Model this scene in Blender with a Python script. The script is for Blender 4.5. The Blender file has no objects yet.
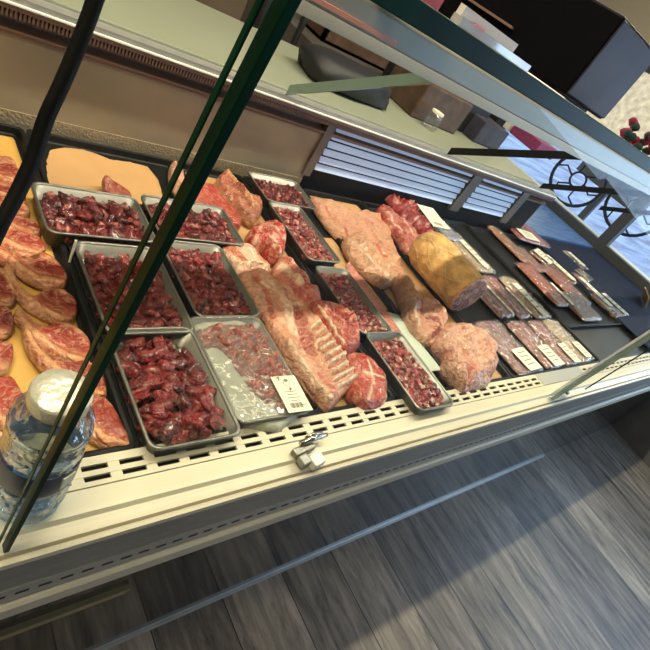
import bpy, bmesh, math, random
import numpy as np
from mathutils import Vector, Matrix, noise
random.seed(7)
C = bpy.context.scene.collection
U = 0.6            # one working unit (camera height above the deck) in metres
CZ = 1.32          # camera height above the floor, metres
# ---------------------------------------------------------------- camera
RM = np.array([[0.7284361338, -0.4822869256, 0.4866005756],
               [-0.0179047439, -0.7234063935, -0.6901902708],
               [0.6848797113, 0.4940470737, -0.5355905805]])
F = 516.1
def W(p): return Vector((p[0]*U, p[1]*U, CZ + p[2]*U))
def ray(x, y): return RM.T @ np.array([(x-325)/F, (y-325)/F, 1.0])
def at(x, y, z):
    r = ray(x, y); return r*(z/r[2])
def aty(x, y, Y):
    r = ray(x, y); return r*(Y/r[1])
def atx(x, y, X):
    r = ray(x, y); return r*(X/r[0])
cd = bpy.data.cameras.new('camera'); cam = bpy.data.objects.new('camera', cd); C.objects.link(cam)
m = Matrix((list(RM[0]), list(-RM[1]), list(-RM[2]))).transposed().to_4x4()
m.translation = Vector((0, 0, CZ)); cam.matrix_world = m
cd.sensor_width = 36; cd.lens = F/650*36; cd.clip_start = 0.01; cd.clip_end = 200
bpy.context.scene.camera = cam

# ---------------------------------------------------------------- materials
def newmat(name):
    mt = bpy.data.materials.new(name); mt.use_nodes = True
    nt = mt.node_tree; return mt, nt, nt.nodes['Principled BSDF']
def P(name, col, rough=.5, metal=0, bump=0, bscale=40, var=0, vscale=12, coat=0, spec=.5, emit=None, es=0, stretch=None):
    mt, nt, b = newmat(name)
    b.inputs['Base Color'].default_value = (*col, 1); b.inputs['Roughness'].default_value = rough
    b.inputs['Metallic'].default_value = metal; b.inputs['Coat Weight'].default_value = coat
    b.inputs['Specular IOR Level'].default_value = spec
    if emit: b.inputs['Emission Color'].default_value = (*emit, 1); b.inputs['Emission Strength'].default_value = es
    tc = nt.nodes.new('ShaderNodeTexCoord'); mp = nt.nodes.new('ShaderNodeMapping')
    nt.links.new(tc.outputs['Object'], mp.inputs['Vector'])
    if stretch: mp.inputs['Scale'].default_value = stretch
    if var:
        n = nt.nodes.new('ShaderNodeTexNoise'); n.inputs['Scale'].default_value = vscale; n.inputs['Detail'].default_value = 5
        nt.links.new(mp.outputs[0], n.inputs['Vector'])
        r = nt.nodes.new('ShaderNodeMapRange'); r.inputs[1].default_value = .3; r.inputs[2].default_value = .7
        r.inputs[3].default_value = 1-var; r.inputs[4].default_value = 1+var
        nt.links.new(n.outputs['Fac'], r.inputs[0])
        h = nt.nodes.new('ShaderNodeVectorMath'); h.operation = 'SCALE'; h.inputs[0].default_value = col
        nt.links.new(r.outputs[0], h.inputs['Scale']); nt.links.new(h.outputs[0], b.inputs['Base Color'])
    if bump:
        n2 = nt.nodes.new('ShaderNodeTexNoise'); n2.inputs['Scale'].default_value = bscale; n2.inputs['Detail'].default_value = 4
        nt.links.new(mp.outputs[0], n2.inputs['Vector'])
        bp = nt.nodes.new('ShaderNodeBump'); bp.inputs['Strength'].default_value = bump; bp.inputs['Distance'].default_value = .01
        nt.links.new(n2.outputs['Fac'], bp.inputs['Height']); nt.links.new(bp.outputs[0], b.inputs['Normal'])
    return mt
def film(name, tint, base=.04, rough=.05, bump=0, bscale=30, k=.5, milk=0, milkcol=(.8,.82,.8)):
    """thin transparent sheet: see-through with a Fresnel-weighted gloss"""
    mt = bpy.data.materials.new(name); mt.use_nodes = True; nt = mt.node_tree
    for n in list(nt.nodes): nt.nodes.remove(n)
    o = nt.nodes.new('ShaderNodeOutputMaterial'); tr = nt.nodes.new('ShaderNodeBsdfTransparent'); tr.inputs[0].default_value = (*tint, 1)
    g = nt.nodes.new('ShaderNodeBsdfGlossy'); g.inputs['Roughness'].default_value = rough
    lw = nt.nodes.new('ShaderNodeLayerWeight'); lw.inputs[0].default_value = .25
    mr = nt.nodes.new('ShaderNodeMapRange'); mr.inputs[3].default_value = base; mr.inputs[4].default_value = base+k
    nt.links.new(lw.outputs['Facing'], mr.inputs[0])
    mx = nt.nodes.new('ShaderNodeMixShader'); nt.links.new(mr.outputs[0], mx.inputs[0])
    last = tr
    if milk:
        df = nt.nodes.new('ShaderNodeBsdfDiffuse'); df.inputs[0].default_value = (*milkcol, 1)
        m2 = nt.nodes.new('ShaderNodeMixShader'); m2.inputs[0].default_value = milk
        nt.links.new(tr.outputs[0], m2.inputs[1]); nt.links.new(df.outputs[0], m2.inputs[2]); last = m2
    nt.links.new(last.outputs[0], mx.inputs[1]); nt.links.new(g.outputs[0], mx.inputs[2])
    if bump:
        tc = nt.nodes.new('ShaderNodeTexCoord'); n2 = nt.nodes.new('ShaderNodeTexNoise'); n2.inputs['Scale'].default_value = bscale
        nt.links.new(tc.outputs['Object'], n2.inputs['Vector'])
        bp = nt.nodes.new('ShaderNodeBump'); bp.inputs['Strength'].default_value = bump; bp.inputs['Distance'].default_value = .01
        bp.inputs['Distance'].default_value = .018
        nt.links.new(n2.outputs['Fac'], bp.inputs['Height']); nt.links.new(bp.outputs[0], g.inputs['Normal']); nt.links.new(bp.outputs[0], lw.inputs['Normal'])
    nt.links.new(mx.outputs[0], o.inputs[0]); return mt
def meatmat(name, rough=.3, bump=.5, bscale=90, sss=.08, coat=.3, mott=.25, mscale=70, streak=0):
    mt, nt, b = newmat(name)
    b.inputs['Roughness'].default_value = rough; b.inputs['Coat Weight'].default_value = coat; b.inputs['Coat Roughness'].default_value = .15
    b.inputs['Subsurface Weight'].default_value = sss; b.inputs['Subsurface Radius'].default_value = (.01, .003, .002)
    b.inputs['Subsurface Scale'].default_value = .5
    a = nt.nodes.new('ShaderNodeAttribute'); a.attribute_name = 'Col'
    tc = nt.nodes.new('ShaderNodeTexCoord')
    n = nt.nodes.new('ShaderNodeTexNoise'); n.inputs['Scale'].default_value = mscale; n.inputs['Detail'].default_value = 6
    nt.links.new(tc.outputs['Object'], n.inputs['Vector'])
    r = nt.nodes.new('ShaderNodeMapRange'); r.inputs[1].default_value = .3; r.inputs[2].default_value = .7; r.inputs[3].default_value = 1-mott; r.inputs[4].default_value = 1+mott
    nt.links.new(n.outputs['Fac'], r.inputs[0])
    h = nt.nodes.new('ShaderNodeVectorMath'); h.operation = 'SCALE'
    nt.links.new(a.outputs['Color'], h.inputs[0]); nt.links.new(r.outputs[0], h.inputs['Scale']); nt.links.new(h.outputs[0], b.inputs['Base Color'])
    if streak:   # fine marbling: thin pale veins where a warped noise crosses its middle value
        vn = nt.nodes.new('ShaderNodeTexNoise'); vn.inputs['Scale'].default_value = 38; vn.inputs['Detail'].default_value = 4; vn.inputs['Distortion'].default_value = 1.6
        nt.links.new(tc.outputs['Object'], vn.inputs['Vector'])
        s1 = nt.nodes.new('ShaderNodeMath'); s1.operation = 'SUBTRACT'; s1.inputs[1].default_value = .5; nt.links.new(vn.outputs['Fac'], s1.inputs[0])
        s2 = nt.nodes.new('ShaderNodeMath'); s2.operation = 'ABSOLUTE'; nt.links.new(s1.outputs[0], s2.inputs[0])
        s3 = nt.nodes.new('ShaderNodeMapRange'); s3.inputs[1].default_value = 0; s3.inputs[2].default_value = .035; s3.inputs[3].default_value = .5; s3.inputs[4].default_value = 0
        nt.links.new(s2.outputs[0], s3.inputs[0])
        mc = nt.nodes.new('ShaderNodeMix'); mc.data_type = 'RGBA'; mc.inputs[7].default_value = (.74,.42,.28,1)
        nt.links.new(s3.outputs[0], mc.inputs[0]); nt.links.new(h.outputs[0], mc.inputs[6])
        # broader blood-red smears through the fat
        rn = nt.nodes.new('ShaderNodeTexNoise'); rn.inputs['Scale'].default_value = 17; rn.inputs['Detail'].default_value = 6; rn.inputs['Distortion'].default_value = 1.2; rn.inputs['Roughness'].default_value = .62
        nt.links.new(tc.outputs['Object'], rn.inputs['Vector'])
        rr = nt.nodes.new('ShaderNodeMapRange'); rr.inputs[1].default_value = .53; rr.inputs[2].default_value = .66; rr.inputs[3].default_value = 0; rr.inputs[4].default_value = .42
        nt.links.new(rn.outputs['Fac'], rr.inputs[0])
        m3 = nt.nodes.new('ShaderNodeMix'); m3.data_type = 'RGBA'; m3.inputs[7].default_value = (.36,.07,.045,1)
        nt.links.new(rr.outputs[0], m3.inputs[0]); nt.links.new(mc.outputs[2], m3.inputs[6]); nt.links.new(m3.outputs[2], b.inputs['Base Color'])
    n2 = nt.nodes.new('ShaderNodeTexNoise'); n2.inputs['Scale'].default_value = bscale; n2.inputs['Detail'].default_value = 5
    nt.links.new(tc.outputs['Object'], n2.inputs['Vector'])
    bp = nt.nodes.new('ShaderNodeBump'); bp.inputs['Strength'].default_value = bump; bp.inputs['Distance'].default_value = .006
    nt.links.new(n2.outputs['Fac'], bp.inputs['Height']); nt.links.new(bp.outputs[0], b.inputs['Normal'])
    if streak:
        n4 = nt.nodes.new('ShaderNodeTexNoise'); n4.inputs['Scale'].default_value = 34; n4.inputs['Detail'].default_value = 3; n4.inputs['Distortion'].default_value = 1.5
        nt.links.new(tc.outputs['Object'], n4.inputs['Vector'])
        b4 = nt.nodes.new('ShaderNodeBump'); b4.inputs['Strength'].default_value = .8; b4.inputs['Distance'].default_value = .014
        nt.links.new(n4.outputs['Fac'], b4.inputs['Height']); nt.links.new(b4.outputs[0], bp.inputs['Normal'])
    return mt
M = dict(
 cream=P('cream_enamel', (.62,.57,.43), .32, bump=.03, bscale=300),
 creamdull=P('cream_laminate', (.25,.27,.20), .35, var=.05, vscale=3),
 grey=P('grey_aluminium', (.30,.30,.28), .42, metal=.35, var=.12, vscale=30, stretch=(1,1,12)),
 greyl=P('light_grey_trim', (.42,.42,.39), .4, metal=.3),
 white=P('white_enamel', (.8,.78,.7), .35),
 slot=P('slot_black', (.012,.011,.01), .6),
 steel=P('brushed_steel', (.21,.205,.18), .36, metal=.65, bump=.05, bscale=200, var=.1),
 blackp=P('black_plastic', (.007,.008,.009), .5, spec=.22, bump=.08, bscale=60, var=.3, vscale=10),
 deck=P('dark_deck', (.018,.018,.018), .45, var=.3),
 inner=P('inner_back_panel', (.30,.26,.19), .33, metal=.15, var=.16, vscale=5, bump=.04, bscale=6),
 vent=P('brown_vent', (.035,.022,.017), .6), brown=P('brown_rail', (.19,.12,.09), .45),
 kick=P('dark_kick_panel', (.020,.019,.017), .14, metal=.0, coat=.6, var=.2, vscale=8),
 brass=P('brass_strip', (.50,.40,.22), .35, metal=.5),
 glass=film('clear_glass', (.97,.985,.97), base=.004, rough=.0, k=.07),
 gedge=P('green_glass_edge', (.002,.040,.020), .45, spec=.10, var=.5, vscale=7, stretch=(3,1,1)),
 gedgel=P('pale_glass_edge', (.16,.24,.20), .15, coat=.6),
 paper=P('yellow_butcher_paper', (.58,.33,.075), .6, bump=.15, bscale=25, var=.08),
 tan=P('tan_paper', (.50,.29,.12), .7, bump=.1, bscale=25, var=.06),
 wpaper=P('pale_green_paper', (.52,.60,.50), .6, bump=.1, bscale=25),
 card=P('cream_card', (.78,.74,.58), .6), ink=P('print_ink', (.16,.14,.12), .7), inkred=P('faded_red_ink', (.35,.08,.05), .7),
 film=film('cling_film', (.98,.98,.98), base=.03, rough=.10, bump=.5, bscale=22, k=.45, milk=.05),
 pouch=film('vacuum_pouch', (.95,.95,.96), base=.05, rough=.14, bump=1, bscale=55, k=.6, milk=.02),
 liner=P('white_liner', (.42,.43,.35), .5, bump=.25, bscale=60, var=.1),
 meat=meatmat('raw_meat', sss=.06, rough=.34, coat=.25, bump=.6, bscale=160, mott=.28, mscale=110, streak=1), wet=meatmat('wet_red_meat', rough=.22, bump=1.0, bscale=260, coat=.6, mott=.5, mscale=60, sss=0),
 skin=meatmat('pork_skin', rough=.42, bump=.5, bscale=45, coat=.1, mott=.15, mscale=30),
 chrome=P('chrome', (.55,.53,.48), .2, metal=1, bump=.2, bscale=80),
 rubber=P('black_rubber', (.004,.004,.004), .6, spec=.2),
 slatrefl=P('reflected_slat', (.52,.62,.88), .35), framebr=P('grey_brown_post', (.14,.125,.11), .4, metal=.3),
 navy=P('navy_speckled_mat', (.010,.014,.032), .8, var=.9, vscale=160, spec=.15),
 bluerefl=P('blue_reflection_slab', (.09,.19,.42), .25, var=.25, vscale=6, stretch=(1,9,1)),  # blue of a mirror reflection, set as a surface colour
 winframe=P('grey_window_frame', (.075,.078,.08), .4, metal=.3),
 boxblk=P('black_scale_plastic', (.003,.003,.005), .5, spec=.08), boxgrey=P('scale_side_grey', (.045,.045,.065), .5, spec=.2, var=.4, vscale=12),
 bagm=P('black_bag_fabric', (.007,.008,.010), .6, bump=.3, bscale=20), wood=P('brown_crate_wood', (.075,.042,.026), .6, var=.4, vscale=20),
 purple=P('purple_net', (.28,.05,.13), .5), pinkrefl=P('salmon_reflection', (.7,.28,.18), .4),  # the salmon colour paints a glowing reflection
 canopy=P('canopy_beige', (.25,.24,.19), .35, metal=.1), canopyd=P('canopy_grey', (.16,.16,.14), .4, metal=.2),
 iron=P('wrought_iron', (.03,.03,.035), .4, metal=.5), snow=P('shade_blue_pavement', (.36,.47,.80), .6, var=.5, vscale=.9, stretch=(1,4,1)),  # pavement colour carries the blue tint of shade
 facade=P('stone_facade', (.66,.50,.29), .9, var=.3, vscale=4, bump=.3), redcloth=P('red_petals', (.6,.02,.03), .6, bump=.4, bscale=30), leafm=P('dark_leaves', (.04,.07,.02), .7),
 lowwall=P('grey_low_wall', (.12,.12,.125), .6, var=.1),
 plaster=P('plaster', (.34,.32,.24), .8, var=.06, vscale=3), plasterb=P('brown_plaster', (.16,.12,.085), .8, var=.25, vscale=3),
 blue=P('bottle_label_navy', (.02,.035,.10), .35), bottle=film('blue_bottle_plastic', (.52,.68,.86), base=.08, rough=.06, bump=.9, bscale=45, k=.7, milk=.10, milkcol=(.25,.42,.70)),
 capm=P('bottle_cap_foil', (.55,.53,.44), .25, metal=.3, bump=.5, bscale=60, var=.15),
 lamp=P('lamp_tube', (1,.95,.85), .5, emit=(1,.85,.6), es=6),
 whitep=P('white_paper_sheet', (.75,.72,.72), .5), pinkp=P('pink_print', (.75,.3,.3), .5), redp=P('red_print', (.7,.05,.06), .5),
 net=P('ham_netting', (.74,.56,.28), .5),
)
def floor_material():
    mt, nt, b = newmat('grey_oak_planks')
    tc = nt.nodes.new('ShaderNodeTexCoord'); mp = nt.nodes.new('ShaderNodeMapping'); nt.links.new(tc.outputs['Object'], mp.inputs[0])
    mp.inputs['Rotation'].default_value = (0, 0, math.pi/2); mp.inputs['Location'].default_value = (.35, .066, 0)
    br = nt.nodes.new('ShaderNodeTexBrick'); nt.links.new(mp.outputs[0], br.inputs['Vector'])
    br.inputs['Scale'].default_value = 1; br.inputs['Brick Width'].default_value = 1.6; br.inputs['Row Height'].default_value = .192
    br.inputs['Mortar Size'].default_value = .0018; br.inputs['Mortar Smooth'].default_value = .2; br.offset = .37; br.inputs['Bias'].default_value = 0
    br.inputs['Color1'].default_value = (.100,.086,.072,1); br.inputs['Color2'].default_value = (.215,.185,.15,1); br.inputs['Mortar'].default_value = (.018,.016,.015,1)
    mg = nt.nodes.new('ShaderNodeMapping'); nt.links.new(tc.outputs['Object'], mg.inputs[0]); mg.inputs['Scale'].default_value = (16, 2.2, 1)
    n = nt.nodes.new('ShaderNodeTexNoise'); n.inputs['Scale'].default_value = 1.9; n.inputs['Detail'].default_value = 11; n.inputs['Roughness'].default_value = .68; n.inputs['Distortion'].default_value = .6
    nt.links.new(mg.outputs[0], n.inputs[0])
    r = nt.nodes.new('ShaderNodeMapRange'); r.inputs[1].default_value = .32; r.inputs[2].default_value = .68; r.inputs[3].default_value = .30; r.inputs[4].default_value = 1.8
    nt.links.new(n.outputs['Fac'], r.inputs[0])
    h = nt.nodes.new('ShaderNodeVectorMath'); h.operation = 'SCALE'; nt.links.new(br.outputs['Color'], h.inputs[0]); nt.links.new(r.outputs[0], h.inputs['Scale'])
    nt.links.new(h.outputs[0], b.inputs['Base Color'])
    b.inputs['Roughness'].default_value = .45; b.inputs['Specular IOR Level'].default_value = .35
    bp = nt.nodes.new('ShaderNodeBump'); bp.inputs['Strength'].default_value = .35; bp.inputs['Distance'].default_value = .003
    nt.links.new(n.outputs['Fac'], bp.inputs['Height']); nt.links.new(bp.outputs[0], b.inputs['Normal'])
    return mt
M['floor'] = floor_material()

# ---------------------------------------------------------------- builders
def link(name, me, mat, parent=None, loc=None, smooth=False, auto=False):
    if mat: me.materials.append(mat)
    o = bpy.data.objects.new(name, me); C.objects.link(o)
    if parent: o.parent = parent
    if loc is not None: o.location = W(loc)
    if smooth:
        me.polygons.foreach_set('use_smooth', [True]*len(me.polygons))
    return o
class MB:
    """collects shapes in working units, builds ONE mesh object in metres"""
    def __init__(s): s.v = []; s.f = []
    def add(s, v, f):
        k = len(s.v); s.v += [tuple(p) for p in v]; s.f += [tuple(i+k for i in q) for q in f]; return s
    def box(s, x0, x1, y0, y1, z0, z1):
        v = [(x,y,z) for x in (x0,x1) for y in (y0,y1) for z in (z0,z1)]
        return s.add(v, [(0,1,3,2),(4,6,7,5),(0,4,5,1),(2,3,7,6),(0,2,6,4),(1,5,7,3)])
    def obox(s, c, sx, sy, sz, rz=0, rx=0, ry=0):
        Mx = Matrix.Rotation(rz,3,'Z') @ Matrix.Rotation(ry,3,'Y') @ Matrix.Rotation(rx,3,'X')
        v = [Vector(c)+Mx@Vector((x*sx/2,y*sy/2,z*sz/2)) for x in (-1,1) for y in (-1,1) for z in (-1,1)]
        return s.add(v, [(0,1,3,2),(4,6,7,5),(0,4,5,1),(2,3,7,6),(0,2,6,4),(1,5,7,3)])
    def extrude(s, prof, x0, x1):        # closed profile of (y, z) pulled along X
        n = len(prof); v = [(x0,y,z) for y,z in prof]+[(x1,y,z) for y,z in prof]
        return s.add(v, [(i,(i+1)%n,(i+1)%n+n,i+n) for i in range(n)]+[tuple(range(n))[::-1], tuple(range(n,2*n))])
    def tube(s, pts, r, n=10, closed=False):
        pts = [Vector(p) for p in pts]; rs = r if isinstance(r,(list,tuple)) else [r]*len(pts)
        v = []; up = Vector((0,0,1)); prev = None
        for i,p in enumerate(pts):
            a = pts[(i-1)%len(pts)] if (closed or i>0) else p; b = pts[(i+1)%len(pts)] if (closed or i<len(pts)-1) else p
            t = (b-a).normalized(); side = t.cross(up) if prev is None else prev - t*prev.dot(t)
            if side.length < 1e-4: side = t.cross(Vector((0,1,0)))
            side.normalize(); prev = side; q = t.cross(side)
            for k in range(n):
                a2 = 2*math.pi*k/n; v.append(p+side*math.cos(a2)*rs[i]+q*math.sin(a2)*rs[i])
        f = []; L = len(pts)
        for i in range(L if closed else L-1):
            for k in range(n): f.append((i*n+k, i*n+(k+1)%n, ((i+1)%L)*n+(k+1)%n, ((i+1)%L)*n+k))
        if not closed: f += [tuple(range(n))[::-1], tuple(range((L-1)*n, L*n))]
        return s.add(v, f)
    def loft(s, loops, cap0=False, cap1=False, closed=False):
        n = len(loops[0]); v = [p for l in loops for p in l]; f = []
        for i in range(len(loops)-1):
            for k in range(n): f.append((i*n+k, i*n+(k+1)%n, (i+1)*n+(k+1)%n, (i+1)*n+k))
        if cap0: f.append(tuple(range(n))[::-1])
        if cap1: f.append(tuple(range((len(loops)-1)*n, len(loops)*n)))
        return s.add(v, f)
    def lathe(s, prof, n=40, c=(0,0), cap=True):
        loops = [[(c[0]+r*math.cos(2*math.pi*k/n), c[1]+r*math.sin(2*math.pi*k/n), z) for k in range(n)] for r,z in prof]
        return s.loft(loops, cap, cap)
    def build(s, name, mat, parent=None, loc=None, smooth=False, bevel=0, subsurf=0):
        me = bpy.data.meshes.new(name)
        me.from_pydata([(x*U,y*U,z*U) for x,y,z in s.v], [], s.f); me.update()
        bm = bmesh.new(); bm.from_mesh(me); bmesh.ops.recalc_face_normals(bm, faces=bm.faces); bm.to_mesh(me); bm.free()
        o = link(name, me, mat, parent, loc, smooth)
        if bevel:
            b = o.modifiers.new('bevel','BEVEL'); b.width = bevel*U; b.segments = 2; b.limit_method = 'ANGLE'
        if subsurf:
            b = o.modifiers.new('sub','SUBSURF'); b.levels = subsurf; b.render_levels = subsurf
        return o
def tag(o, label, cat, group=None, kind=None):
    o['label'] = label; o['category'] = cat
    if group: o['group'] = group
    if kind: o['kind'] = kind
    return o
def thing(name, label, cat, loc, group=None, rz=0):
    o = bpy.data.objects.new(name, None); C.objects.link(o); o.location = W(loc); o.rotation_euler = (0,0,rz); o.empty_display_size = .05
    return tag(o, label, cat, group)
def struct(o): o['kind'] = 'structure'; return o
def rrect(w, d, r, z, n=6, cx=0, cy=0):
    out = []
    for (sx, sy, a0) in ((1,1,0),(-1,1,90),(-1,-1,180),(1,-1,270)):
        for k in range(n+1):
            a = math.radians(a0+90*k/n); out.append((cx+sx*(w/2-r)+r*math.cos(a), cy+sy*(d/2-r)+r*math.sin(a), z))
    return out
def tray_mesh(w, d, h, lip=.008, r=.025, flare=.012, th=.004):
    m = MB(); g = lambda dw, z, rr: rrect(w+2*dw, d+2*dw, max(rr,.004), z)
    m.loft([g(-flare-lip, 0, r), g(-lip-.001, h-.004, r), g(0, h-.006, r), g(.001, h, r), g(-lip*.4, h+.002, r), g(-lip, h-.001, r-.004), g(-lip-flare*.9, th+.004, r-.006), g(-lip-flare-.006, th, r-.010)], cap0=True, cap1=True)
    return m

# ---- free-form slab traced outline, padded and painted (colour = fat / lean / bone, the piece's own)
def vnoise(P3, s, seed=0):
    return np.array([noise.fractal(Vector((p[0]*s+seed, p[1]*s-seed, p[2]*s+seed*.3)), 1.0, 2.0, 4) for p in P3])
def smooth_poly(poly, k=6):
    n = len(poly); out = []
    for i in range(n):
        p0,p1,p2,p3 = (np.array(poly[(i+j-1)%n],float) for j in range(4))
        for t in np.linspace(0,1,k,endpoint=False):
            out.append(.5*((2*p1)+(-p0+p2)*t+(2*p0-5*p1+4*p2-p3)*t*t+(-p0+3*p1-3*p2+p3)*t**3))
    return np.array(out)
def segdist(Q, A, B):
    d = B-A; L = (d**2).sum(1)+1e-12
    t = np.clip(((Q[:,None,:]-A[None])*d[None]).sum(2)/L[None], 0, 1)
    pr = A[None]+t[...,None]*d[None]; D = np.sqrt(((Q[:,None,:]-pr)**2).sum(2))
    j = D.argmin(1); i = np.arange(len(Q)); return D[i,j], pr[i,j]
def inside(Q, poly):
    x,y = Q[:,0],Q[:,1]; c = np.zeros(len(Q),bool); n = len(poly)
    for i in range(n):
        a,b = poly[i],poly[i-1]
        k = ((a[1]>y)!=(b[1]>y)) & (x < (b[0]-a[0])*(y-a[1])/(b[1]-a[1]+1e-12)+a[0]); c ^= k
    return c
RED = np.array([.40,.045,.035]); DRED = np.array([.22,.02,.022]); PINK = np.array([.62,.22,.17]); FAT = np.array([.80,.58,.42]); BONE = np.array([.80,.72,.58]); TAN = np.array([.66,.36,.21]); BRT = np.array([.48,.055,.035])
def slab(name, poly, mat, parent=None, px=True, zp=-.975, z0=-1.0, t=.03, pad=.03, base=RED, rim=None, rimw=.008, strokes=(), namp=.25, marb=.3, marbcol=FAT, seed=1, res=None, sm=5, wave=0, flat=False, ns=14, tiltfn=None, floc=None, mix2=None, mixs=.5):
    """poly: outline; strokes: (points, width, colour, raise)"""
    conv = (lambda p: at(p[0],p[1],zp)[:2]) if px else (lambda p: p)
    pw = [conv(p) for p in poly]; pw = smooth_poly(pw, sm) if sm>1 else np.array(pw,float)
    lo, hi = pw.min(0), pw.max(0); c = (lo+hi)/2
    res = res or max((hi-lo).max()/64, .0025)
    nx, ny = (np.ceil((hi-lo)/res)+1).astype(int)
    gx, gy = np.meshgrid(np.arange(nx), np.arange(ny), indexing='ij')
    G = np.stack([lo[0]+gx.ravel()*res, lo[1]+gy.ravel()*res],1)
    cx, cy = np.meshgrid(np.arange(nx-1), np.arange(ny-1), indexing='ij')
    cc = np.stack([lo[0]+(cx.ravel()+.5)*res, lo[1]+(cy.ravel()+.5)*res],1)
    ins = inside(cc, pw); cells = np.stack([cx.ravel(),cy.ravel()],1)[ins]
    quads = np.stack([cells[:,0]*ny+cells[:,1], (cells[:,0]+1)*ny+cells[:,1], (cells[:,0]+1)*ny+cells[:,1]+1, cells[:,0]*ny+cells[:,1]+1],1)
    used = np.unique(quads); remap = -np.ones(len(G),int); remap[used] = np.arange(len(used)); quads = remap[quads]; V = G[used]
    cnt = {}
    for q in quads:
        for a,b in ((q[0],q[1]),(q[1],q[2]),(q[2],q[3]),(q[3],q[0])):
            cnt[(a,b)] = 1
    bnd = [(a,b) for (a,b) in cnt if (b,a) not in cnt]; bs = np.array(sorted({i for e in bnd for i in e}))
    A, B = pw, np.roll(pw,-1,0)
    d, pr = segdist(V, A, B); V[bs] = pr[bs]; d[bs] = 0
    e = np.clip(d/pad,0,1); prof = np.sqrt(np.clip(1-(1-e)**2,0,1))
    V3 = np.column_stack([V-c, np.zeros(len(V))])
    nz = vnoise(V3, ns, seed*3.7)
    H = t*(.30+.70*prof) + t*namp*nz*(.2+.8*prof)
    if wave: H = H + wave*vnoise(V3, 5, seed)
    m2 = np.clip((vnoise(V3*[1,1,1], 30, seed*1.9))*1.6+.1,0,1)*marb
    col = base[None]*(1-m2[:,None]) + marbcol[None]*m2[:,None]
    if mix2 is not None:
        k = np.clip(vnoise(V3, 9, seed*5.1)*2.2+mixs,0,1)[:,None]; col = col*(1-k)+mix2[None]*k
    if rim is not None:
        k = np.clip(1-(d/rimw)**2 + nz*.4,0,1)[:,None]; col = col*(1-k)+rim[None]*k
    for (pts, w, sc, up) in strokes:
        q = np.array([conv(p) for p in pts],float)
        ds,_ = segdist(V, q[:-1], q[1:]) if len(q)>1 else (np.sqrt(((V-q[0])**2).sum(1)),0)
        k = np.clip(1.4-(ds/w)**2*1.4 + nz*.35,0,1)
        if sc is not None: col = col*(1-k[:,None]) + np.array(sc)[None]*k[:,None]
        H = H + up*np.clip(1-(ds/w)**2,0,1)
    col = np.clip(col,0,1)**1.12*.88
    nV = len(V); top = np.column_stack([(V-c), H]); bot = np.column_stack([(V-c), np.zeros(nV)])
    if tiltfn is not None:
        dz = tiltfn(V[:,0],V[:,1]); top[:,2]+=dz; bot[:,2]+=dz
    allv = np.vstack([top,bot])*U; faces = [tuple(int(i) for i in q) for q in quads] + [tuple(int(i)+nV for i in q[::-1]) for q in quads] + [(int(b),int(a),int(a)+nV,int(b)+nV) for a,b in bnd]
    me = bpy.data.meshes.new(name); me.from_pydata(allv.tolist(), [], faces); me.update()
    at_ = me.color_attributes.new('Col','FLOAT_COLOR','POINT')
    cf = np.ones((2*nV,4)); cf[:nV,:3] = col; cf[nV:,:3] = col; at_.data.foreach_set('color', cf.ravel())
    loc = (c[0],c[1],z0)
    o = link(name, me, mat, None, None, smooth=not flat)
    if parent is None: o.location = W(loc)
    else:
        o.parent = parent; o.location = W(loc) - parent.location
    return o

# ================================================================= ROOM
FZ = -2.2
struct(MB().box(-5,5.97,-5,4.6,-.1,0).build('floor', M['floor'], loc=(0,0,FZ)))
struct(MB().box(-5,5.97,4.6,4.75,FZ,2.3).build('wall_back', M['plasterb'], loc=(0,0,0)))
struct(MB().box(-5.15,-5,-5,4.75,FZ,2.3).build('wall_left', M['plaster'], loc=(0,0,0)))
struct(MB().box(-5.15,5.97,-5.15,-5,FZ,2.3).build('wall_front', M['plaster'], loc=(0,0,0)))
struct(MB().box(-5,6.2,-5,4.75,2.3,2.4).build('ceiling', M['plaster'], loc=(0,0,0)))
struct(MB().box(5.97,6.12,-5,4.75,FZ,-1.02).build('wall_right_low', M['lowwall'], loc=(0,0,0)))
mb = MB().box(5.97,6.12,-5,4.75,.62,2.3).box(5.97,6.12,3.9,4.75,-1.02,.62)
struct(mb.build('wall_right', M['plaster'], loc=(0,0,0)))
wn = MB().box(5.95,6.03,-5,3.9,-1.02,-.90).box(5.95,6.03,-5,3.9,.55,.62)
for y in (-4.9,-2.6,-.4,1.88,3.83): wn.box(5.94,6.04,y,y+.12,-1.02,.62)
wf = struct(wn.build('window_1', M['winframe'], loc=(0,0,0), bevel=.006))
MB().box(5.985,5.995,-5,3.9,-.9,.55).build('pane', M['glass'], wf)
MB().box(6.12,6.4,-5,3.9,-1.0,-.93).build('sill', M['white'], wf)
# outdoors
st = MB().box(6.5,60,-40,45,-.1,0).build('pavement', M['snow'], loc=(0,0,FZ-.05)); st['kind'] = 'structure'
tag(MB().box(0,1,-30,44,0,16).build('stone_building', M['facade'], loc=(42,0,FZ-.05)), 'sunlit beige stone building across the street seen through window', 'building')

# ================================================================= DISPLAY CASE
case = thing('display_case', 'long cream refrigerated butcher display case with slanted glass front', 'display case', (0,0,FZ))
def cp(mb, name, mat, **k):
    o = mb.build(name, mat, case, **k); o.location = Vector((0,0,0)) - Vector((0,0,CZ+FZ*U)) + Vector((0,0,CZ)); return o
XL, XR = -2.6, 5.9
cp(MB().box(XL,XR,.50,1.94,-1.06,-1.035), 'deck', M['deck'])
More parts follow.
